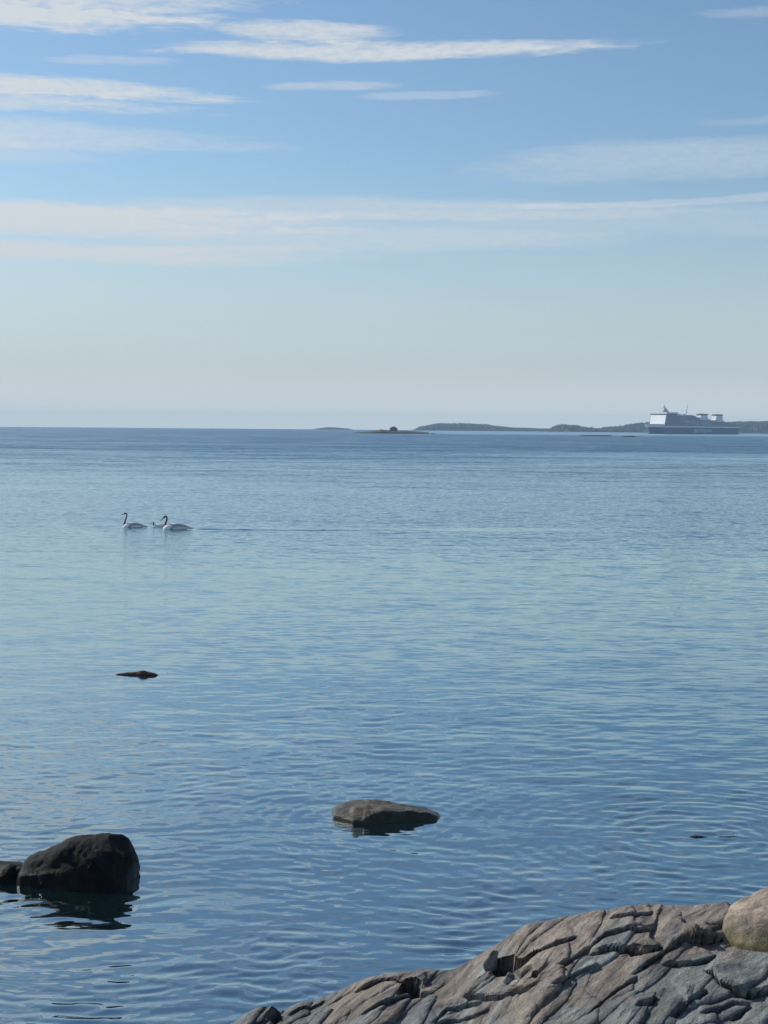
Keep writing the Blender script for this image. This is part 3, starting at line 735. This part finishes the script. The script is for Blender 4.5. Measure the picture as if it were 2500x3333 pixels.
swan(536, 1722, 1.12, 'rear white swan with hooked shaded neck and bill turned down, last of the line',
     [(0.04, -0.02, .075), (0.0, 0.06, .055), (0.02, 0.18, .040), (0.06, 0.28, .034), (0.09, 0.37, .030), (0.085, 0.44, .032), (0.04, 0.475, .038), (-0.01, 0.45, .044), (-0.045, 0.41, .036), (-0.06, 0.38, .022)], 0.10)
def small_bird():
    p = at(497, 1714); root = empty('water_bird', (p.x, p.y, 0))
    tag(root, 'white water bird with low reddish brown head between the two swans', 'bird')
    secs = [(0.03, 0, .0, .02, .03), (0.06, 0, .02, .07, .07), (0.18, 0, .03, .12, .10), (0.34, 0, .035, .12, .10), (0.48, 0, .03, .08, .07), (0.58, 0, .03, .03, .02)]
    ellipsoid_loft('body', secs, feather, root)
    skin_mesh('head', [((0.06, 0, .02), (.04, .04)), ((0.03, 0, .09), (.032, .032)), ((0.055, 0, .15), (.035, .035)), ((0.03, 0, .175), (.042, .042)), ((-0.015, 0, .155), (.030, .030))], red_head, root)
    bm = bmesh.new(); tube(bm, (-0.02, 0, .15), (-0.115, 0, .12), .014, .006, 6)
    from_bm('bill', bm, red_head, root, True)
small_bird()

# ------------------------------------------------------------------ ferry
def ferry():
    TH = R(36)
    wl = at(2143, 1414.6, 2200); dist = wl.y
    root = empty('ferry', (wl.x, dist, 0), math.pi + TH)   # local +x is the bow, local +y ... see below
    tag(root, 'large white ferry with dark blue hull and two funnels before the far shore', 'ship')
    root.scale = (0.86,) * 3; side = simple('ship_white_shaded', (0.17, 0.215, 0.28), 0.5, 0.12, 0.04)  # white side away from the sun: its shade is put into the colour
    white = simple('ship_white', (0.72, 0.73, 0.74), 0.5, 0.05, 0.05)
    blue = simple('ship_blue', (0.010, 0.040, 0.13), 0.45, 0.1, 0.05)
    glass = simple('ship_windows', (0.03, 0.04, 0.05), 0.15, 0.1, 0.05)
    pale = simple('hull_lettering', (0.30, 0.38, 0.48), 0.5, 0.25, 0.2)
    dark = simple('funnel_top', (0.05, 0.055, 0.06), 0.6, 0.1, 0.05)
    grey = simple('deck_grey', (0.35, 0.37, 0.38), 0.6, 0.1, 0.05)
    H = 17.5
    S = lambda s: -s                                         # s metres aft of the bridge front
    # hull: rings along the length, pointed flared bow
    def hull_part(z0, z1, name, mat, n=10, off=0.0, rake0=0.0, rake1=0.0):
        st = [(-178, 1), (-120, 1), (-60, 1), (0, 1), (8, .96), (16, .80), (22, .55), (27, .28), (30, .04)]
        bm = bmesh.new(); rings = []
        for x, wv in st:
            f0, f1 = (rake0, rake1)
            x0 = x if x <= 0 else x * f0; x1 = x if x <= 0 else x * f1
            hw0 = (H + off) * (wv if x <= 0 else wv * (0.92 if wv < 1 else 1)); hw1 = (H + off) * wv
            rings.append([bm.verts.new((x0, -hw0, z0)), bm.verts.new((x0, hw0, z0)), bm.verts.new((x1, hw1, z1)), bm.verts.new((x1, -hw1, z1))])
        for A, B in zip(rings, rings[1:]):
            for i in range(4): bm.faces.new((A[i], A[(i + 1) % 4], B[(i + 1) % 4], B[i]))
        bm.faces.new(rings[0][::-1]); bm.faces.new(rings[-1])
        return from_bm(name, bm, mat, root)
    hull = hull_part(-3, 10.8, 'hull', blue, rake0=0.60, rake1=0.88)
    bow = hull_part(10.9, 13.0, 'bulwark', white, rake0=0.885, rake1=0.97, off=0.1)
    # forecastle bow
    bm = bmesh.new()
    V = [(0, -16), (14, -13), (24, -6), (29, 0), (24, 6), (14, 13), (0, 16)]
    a = [bm.verts.new((x, y, 13.05)) for x, y in V]; b = [bm.verts.new((x * 1.14, y, 16.4)) for x, y in V]
    for i in range(len(V)): bm.faces.new((a[i], a[(i + 1) % len(V)], b[(i + 1) % len(V)], b[i]))
    bm.faces.new(b); bm.faces.new(a[::-1])
    from_bm('forecastle', bm, white, root)
    # main house stepping down aft
    prof = [(0, 13.1), (4.0, 13.1), (-0.5, 31.8), (-24, 31.8), (-26, 30.8), (-70, 30.8), (-71, 28), (-82, 28), (-83, 24.0), (-122, 21.5), (-142, 20), (-168, 13.1)]
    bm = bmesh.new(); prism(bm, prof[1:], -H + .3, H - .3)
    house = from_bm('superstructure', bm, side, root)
    bm = bmesh.new()
    for y0_, y1_ in ((-H + .4, H - .4),):
        prism(bm, [(4.3, 13.2), (0.0, 31.7), (-0.4, 31.7), (3.9, 13.2)], y0_, y1_)
    from_bm('front_wall', bm, white, house)
    bm = bmesh.new(); box(bm, -24, 0.6, -H - 1.8, H + 1.8, 31.9, 33.4); from_bm('bridge_windows', bm, glass, root)
    bm = bmesh.new(); box(bm, -25, 1.4, -H - 2.2, H + 2.2, 33.5, 36.0); from_bm('bridge_roof', bm, white, root)
    bm = bmesh.new(); box(bm, -66, -26.5, -H + 2, H - 2, 30.9, 32.2); from_bm('upper_deck', bm, white, root)
    # rows of window bands on the port side (towards us) and front
    bm = bmesh.new()
    for k, z in enumerate((16.2, 19.4, 22.6, 25.8, 28.6)):
        e = (-150, -146, -128, -80, -66)[k]; x = -4.0
        while x - 2.0 > e:
            box(bm, x - 1.6, x, H - .28, H - .18, z, z + 1.1); x -= 2.8
    for z, xf in ((17.5, 2.95), (21, 2.1), (24.5, 1.26), (28, .42)):
        for q in range(9):
            y = -14.2 + q * 3.4; box(bm, xf - .35, xf + .18, y, y + 1.5, z, z + 1.0)
    tag(from_bm('windows', bm, glass, house), kind='stuff')
    for (xa, xb, za, zb, yy_) in ((-30, -44, 32.3, 34.0, 9), (-50, -56, 32.3, 33.6, 7), (-74, -80, 28.1, 29.6, 12), (-106, -113, 22.6, 25.6, 12), (-115, -120, 22.0, 24.0, 13), (-144, -150, 20.3, 22.2, 12), (-158, -163, 20.8, 22.0, 12)):
        bm = bmesh.new(); box(bm, xb, xa, -yy_, yy_, za, zb); from_bm('deck_house', bm, white, root)
    # recess with lifeboats
    bm = bmesh.new(); box(bm, -78, -44, H - .25, H - .15, 15.6, 22.2); from_bm('lifeboat_recess', bm, grey, root)
    for i in range(3):
        x = -50 - i * 11
        bm = bmesh.new(); tube(bm, (x + 4.2, H + 1.0, 19), (x - 4.2, H + 1.0, 19), 1.3, 1.3, 8)
        bmesh.ops.scale(bm, vec=(1, 1, 1), verts=bm.verts)
        lb = from_bm('lifeboat', bm, simple('lifeboat_paint', (0.32, 0.30, 0.30), 0.5) if i == 0 else bpy.data.materials['lifeboat_paint'], root)
    bm = bmesh.new(); box(bm, -108, -84, H - .25, H - .15, 16.2, 19.6); from_bm('side_opening', bm, grey, root)
    # funnels
    for x0, x1, zb, zt in ((-86, -102, 23.5, 34.0), (-124, -139, 21.5, 33.5)):
        bm = bmesh.new(); prism(bm, [(x0 + 6, zb), (x0 + 1, zb + 3.5), (x0, zt - 2.2), (x1, zt - 2.2), (x1 - 1, zb + 3), (x1 - 7, zb - 1)], 5, H - 2.5)
        f = from_bm('funnel', bm, white, root)
        bm = bmesh.new(); prism(bm, [(x0 + .4, zt - 2.1), (x0 + .6, zt), (x1 - .8, zt + .5), (x1 - .4, zt - 2.1)], 4.6, H - 2.1)
        from_bm('funnel_cap', bm, dark, f)
        for q in (0.3, 0.65):
            bm = bmesh.new(); tube(bm, (x0 + (x1 - x0) * q, 9, zt + .2), (x0 + (x1 - x0) * q - .4, 9, zt + 1.2), .8, .7, 8); from_bm('exhaust_pipe', bm, dark, f)
    # radar mast with dome, aft mast
    bm = bmesh.new(); prism(bm, [(-6, 36.1), (-9, 39), (-10.5, 44), (-14, 44), (-17, 40.5), (-22, 36.1)], -3, 3)
    rm = from_bm('radar_mast', bm, grey, root)
    bm = bmesh.new(); bmesh.ops.create_uvsphere(bm, u_segments=12, v_segments=8, radius=2.3)
    bmesh.ops.translate(bm, vec=(-12, 0, 45.8), verts=bm.verts); from_bm('radar_dome', bm, white, rm, True)
    bm = bmesh.new(); tube(bm, (-60, 4, 30), (-65, 4, 50), .9, .30, 8); from_bm('mast', bm, grey, root)
    # aft open decks with rails
    bm = bmesh.new()
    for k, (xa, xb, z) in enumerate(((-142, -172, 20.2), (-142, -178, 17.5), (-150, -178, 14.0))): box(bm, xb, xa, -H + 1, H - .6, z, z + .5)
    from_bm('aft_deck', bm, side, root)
    for x in (-146, -153, -160, -167, -173):
        bm = bmesh.new(); box(bm, x - .4, x, H - 1.2, H - .8, 13.0, 20.1); from_bm('deck_pillar', bm, grey, root)
    # pale lettering patch on the hull, unreadable at this distance
    bm = bmesh.new(); x = -66
    r = random.Random(4)
    while x > -108:
        wd = r.uniform(2.4, 3.8); box(bm, x - wd, x, H + .02, H + .10, 2.4 + r.uniform(0, 1.4), 8.6 + r.uniform(-1.6, .4)); x -= wd + r.uniform(.6, 1.2)
    from_bm('hull_lettering', bm, pale, hull)
ferry()

# ------------------------------------------------------------------ far islands and skerries
def wood_material():
    m, t, out = material('far_wood')
    p = t.new('ShaderNodeBsdfPrincipled'); t.l.new(p.outputs[0], out.inputs[0])
    pos = t.new('ShaderNodeNewGeometry').outputs['Position']
    n = t.noise(pos, 0.06, 4, 0.6)
    t.put(p.inputs['Base Color'], t.mixc(t.mr(n, .35, .65), (0.018, 0.030, 0.024, 1), (0.036, 0.050, 0.032, 1)))
    p.inputs['Roughness'].default_value = 0.9
    return m
wood_m = wood_material()
skerry_m = rock_material('skerry_rock', (0.055, 0.06, 0.045, 1), (0.085, 0.075, 0.055, 1), 0.0, (0.0, 0.8), lichen=0.4, fine=0.05)
land_m = rock_material('island_rock', (0.06, 0.065, 0.055, 1), (0.08, 0.075, 0.06, 1), 0.0, None, fine=0.02)
def island(name, prof, dist, width, treeh, label, group=None, seed=1):
    """a wooded island: ground ridge plus a canopy of many small crowns following the outline"""
    P = [at(x, y, dist) for x, y in prof]
    xs = np.array([p.x for p in P]); zs = np.array([p.z for p in P])
    g = np.clip(zs - treeh, 0.6, None)
    nu, nv = 160, 14
    X = np.linspace(xs[0] - 2, xs[-1] + 2, nu); v_ = np.linspace(-1, 1, nv)
    G = np.interp(X, xs, g)
    XX = np.repeat(X[:, None], nv, 1); YY = dist + v_[None, :] * width * 0.5 * np.ones_like(XX)
    ZZ = -1.5 + (G[:, None] + 1.5) * np.sqrt(np.clip(1 - v_[None, :] ** 2, 0, 1)) ** 0.6 + 0.5 * fbm(XX * .05, YY * .05, seed, 3)
    root_me = np_mesh(name, np.stack([XX, YY, ZZ], -1).reshape(-1, 3), grid_faces(nu, nv))
    o = link(name, root_me, land_m); tag(o, label, 'island', group)
    # canopy
    r = np.random.RandomState(seed); V, F = [], []
    area = (xs[-1] - xs[0]) * width
    n = int(min(2600, area / 55))
    for i in range(n):
        x = r.uniform(xs[0] + 1, xs[-1] - 1); q = r.uniform(-0.92, 0.92); y = dist + q * width * .5
        top = np.interp(x, xs, zs) * (1 - 0.45 * abs(q) ** 3) + r.normal(0, 0.9)
        low = max(0.5, np.interp(x, xs, g) * (1 - abs(q) ** 4) - 1)
        if top - low < 1.5: top = low + 1.5
        rad = r.uniform(2.6, 5.5); k0 = len(V); nn = 7; sp = r.uniform(0, 1) < 0.4
        lev = ((low, rad * .75), (low + (top - low) * .4, rad), (low + (top - low) * .78, rad * (0.4 if sp else .8)))
        for zz, rr in lev:
            for k in range(nn):
                a = 2 * math.pi * k / nn + r.uniform(-.25, .25); jr = rr * r.uniform(.75, 1.2)
                V.append((x + jr * math.cos(a), y + jr * math.sin(a), zz + r.uniform(-.5, .5)))
        V.append((x, y, top))
        for L in range(2):
            for k in range(nn):
                a, b = k0 + L * nn + k, k0 + L * nn + (k + 1) % nn
                F.append((a, b, b + nn)); F.append((a, b + nn, a + nn))
        for k in range(nn): F.append((k0 + 2 * nn + k, k0 + 2 * nn + (k + 1) % nn, k0 + 3 * nn))
    me = np_mesh('woodland', np.array(V), np.array(F), False)
    tag(link('woodland', me, wood_m, o), kind='stuff')
    return o
island('wooded_island', [(1348, 1403), (1352, 1398), (1366, 1388.6), (1390, 1384), (1424, 1378), (1470, 1377.5), (1521, 1378), (1560, 1381), (1588, 1382), (1627, 1388), (1675, 1392), (1720, 1393), (1760, 1395), (1802, 1396), (1860, 1398)], 4300, 260, 11, 'low wooded island right of the small skerry, hazy blue', seed=3)
island('wooded_island', [(1795, 1402), (1806, 1393), (1814, 1384.6), (1830, 1380), (1850, 1383), (1878, 1383.5), (1893, 1389), (1921, 1390), (1935, 1398), (1944, 1394.6), (1971, 1394), (1977, 1388.6), (2025, 1388), (2037, 1382.5), (2055, 1380), (2089, 1375), (2104, 1377), (2120, 1371), (2200, 1366), (2300, 1372), (2356, 1373), (2416, 1371), (2500, 1370.5), (2620, 1369), (2800, 1372), (3000, 1380)], 3700, 300, 12, 'long wooded shore behind the ferry, hazy blue', seed=5)
island('far_island', [(1028, 1396), (1050, 1393.5), (1075, 1391), (1092, 1391.5), (1112, 1394), (1140, 1396.5)], 4900, 300, 5, 'very faint low island on the horizon left of the small skerry', seed=8)

def skerry(name, prof, base_y, width, label, seed, rough=0.35, mat=None, foot=0.0):
    c = at((prof[0][0] + prof[-1][0]) / 2, base_y); dist = c.y
    P = [at(x, y, dist) for x, y in prof]
    xs = np.array([p.x for p in P]); zs = np.array([p.z for p in P])
    nu, nv = 260, 30
    X = np.linspace(xs[0], xs[-1], nu); v_ = np.linspace(-1, 1, nv)
    G = np.interp(X, xs, zs)
    XX = np.repeat(X[:, None], nv, 1); YY = dist + width * .5 * (1 + v_[None, :]) * np.ones_like(XX)
    env = np.sqrt(np.clip(1 - v_[None, :] ** 2, 0, 1)) ** .8
    ZZ = -0.8 + (G[:, None] + 0.8) * env + rough * env * (fbm(XX * .35, YY * .35, seed, 4) + .5 * np.abs(fbm(XX * .9, YY * .9, seed + 3, 3)))
    o = link(name, np_mesh(name, np.stack([XX, YY, ZZ], -1).reshape(-1, 3), grid_faces(nu, nv)), mat or skerry_m)
    tag(o, label, 'skerry')
    return o, dist
sk, skd = skerry('skerry', [(1150, 1410.5), (1158, 1407.5), (1188, 1405.5), (1215, 1402.5), (1235, 1399.5), (1241, 1397.5), (1256, 1400), (1266, 1402), (1290, 1402), (1310, 1401.5), (1337, 1402.5), (1366, 1405), (1395, 1408), (1400, 1411)], 1411, 26, 'small bare skerry with a dark hut on top, left of the wooded island', 2)
skerry('skerry_rock', [(1400, 1412), (1404, 1410.5), (1412, 1410.2), (1419, 1412)], 1412.5, 6, 'tiny rock just off the right tip of the hut skerry', 4, 0.1)
skerry('low_skerry', [(1885, 1419), (1893, 1416.5), (1930, 1415.8), (1960, 1415.8), (1988, 1416), (1995, 1419)], 1420, 10, 'long thin low skerry in front of the wooded shore, left of the ferry', 5, 0.15)
skerry('low_skerry', [(2028, 1421), (2033, 1418.2), (2050, 1417.8), (2066, 1418), (2072, 1421)], 1422, 8, 'shorter low rock at the right end of the thin skerry', 6, 0.12)
def hut():
    p = at(1281, 1403, skd + 12); root = empty('hut', (p.x, p.y, 0.0))
    tag(root, 'dark little hut with a hipped roof on the small skerry', 'hut')
    wall = simple('hut_wall', (0.07, 0.065, 0.06), 0.8, 0.2, 1.0); roof = simple('hut_roof', (0.035, 0.036, 0.04), 0.8, 0.2, 1.0)
    zb = 1.2; z1 = at(1281, 1396, skd + 12).z; z2 = at(1281, 1388.2, skd + 12).z
    bm = bmesh.new(); box(bm, -3.4, 3.4, -2.6, 2.6, zb, z1); from_bm('wall', bm, wall, root)
    bm = bmesh.new()
    a = [bm.verts.new(q) for q in ((-4.1, -3.2, z1 - .1), (4.1, -3.2, z1 - .1), (4.1, 3.2, z1 - .1), (-4.1, 3.2, z1 - .1))]
    b = [bm.verts.new(q) for q in ((-1.3, -.6, z2), (1.3, -.6, z2), (1.3, .6, z2), (-1.3, .6, z2))]
    for i in range(4): bm.faces.new((a[i], a[(i + 1) % 4], b[(i + 1) % 4], b[i]))
    bm.faces.new(b); bm.faces.new(a[::-1]); from_bm('roof', bm, roof, root)
hut()

# ------------------------------------------------------------------ haze
HAZE = 1.35e-4
bm = bmesh.new(); box(bm, -90000, 90000, -400, 5400, -9, 52)
hz_o = from_bm('haze', bm, None)
m, t, out = material('sea_haze')
pv = t.new('ShaderNodeVolumePrincipled')
pv.inputs['Color'].default_value = (0.50, 0.72, 0.95, 1); pv.inputs['Density'].default_value = HAZE; pv.inputs['Anisotropy'].default_value = 0.0
t.l.new(pv.outputs[0], out.inputs['Volume'])
hz_o.data.materials.append(m); tag(hz_o, kind='stuff')
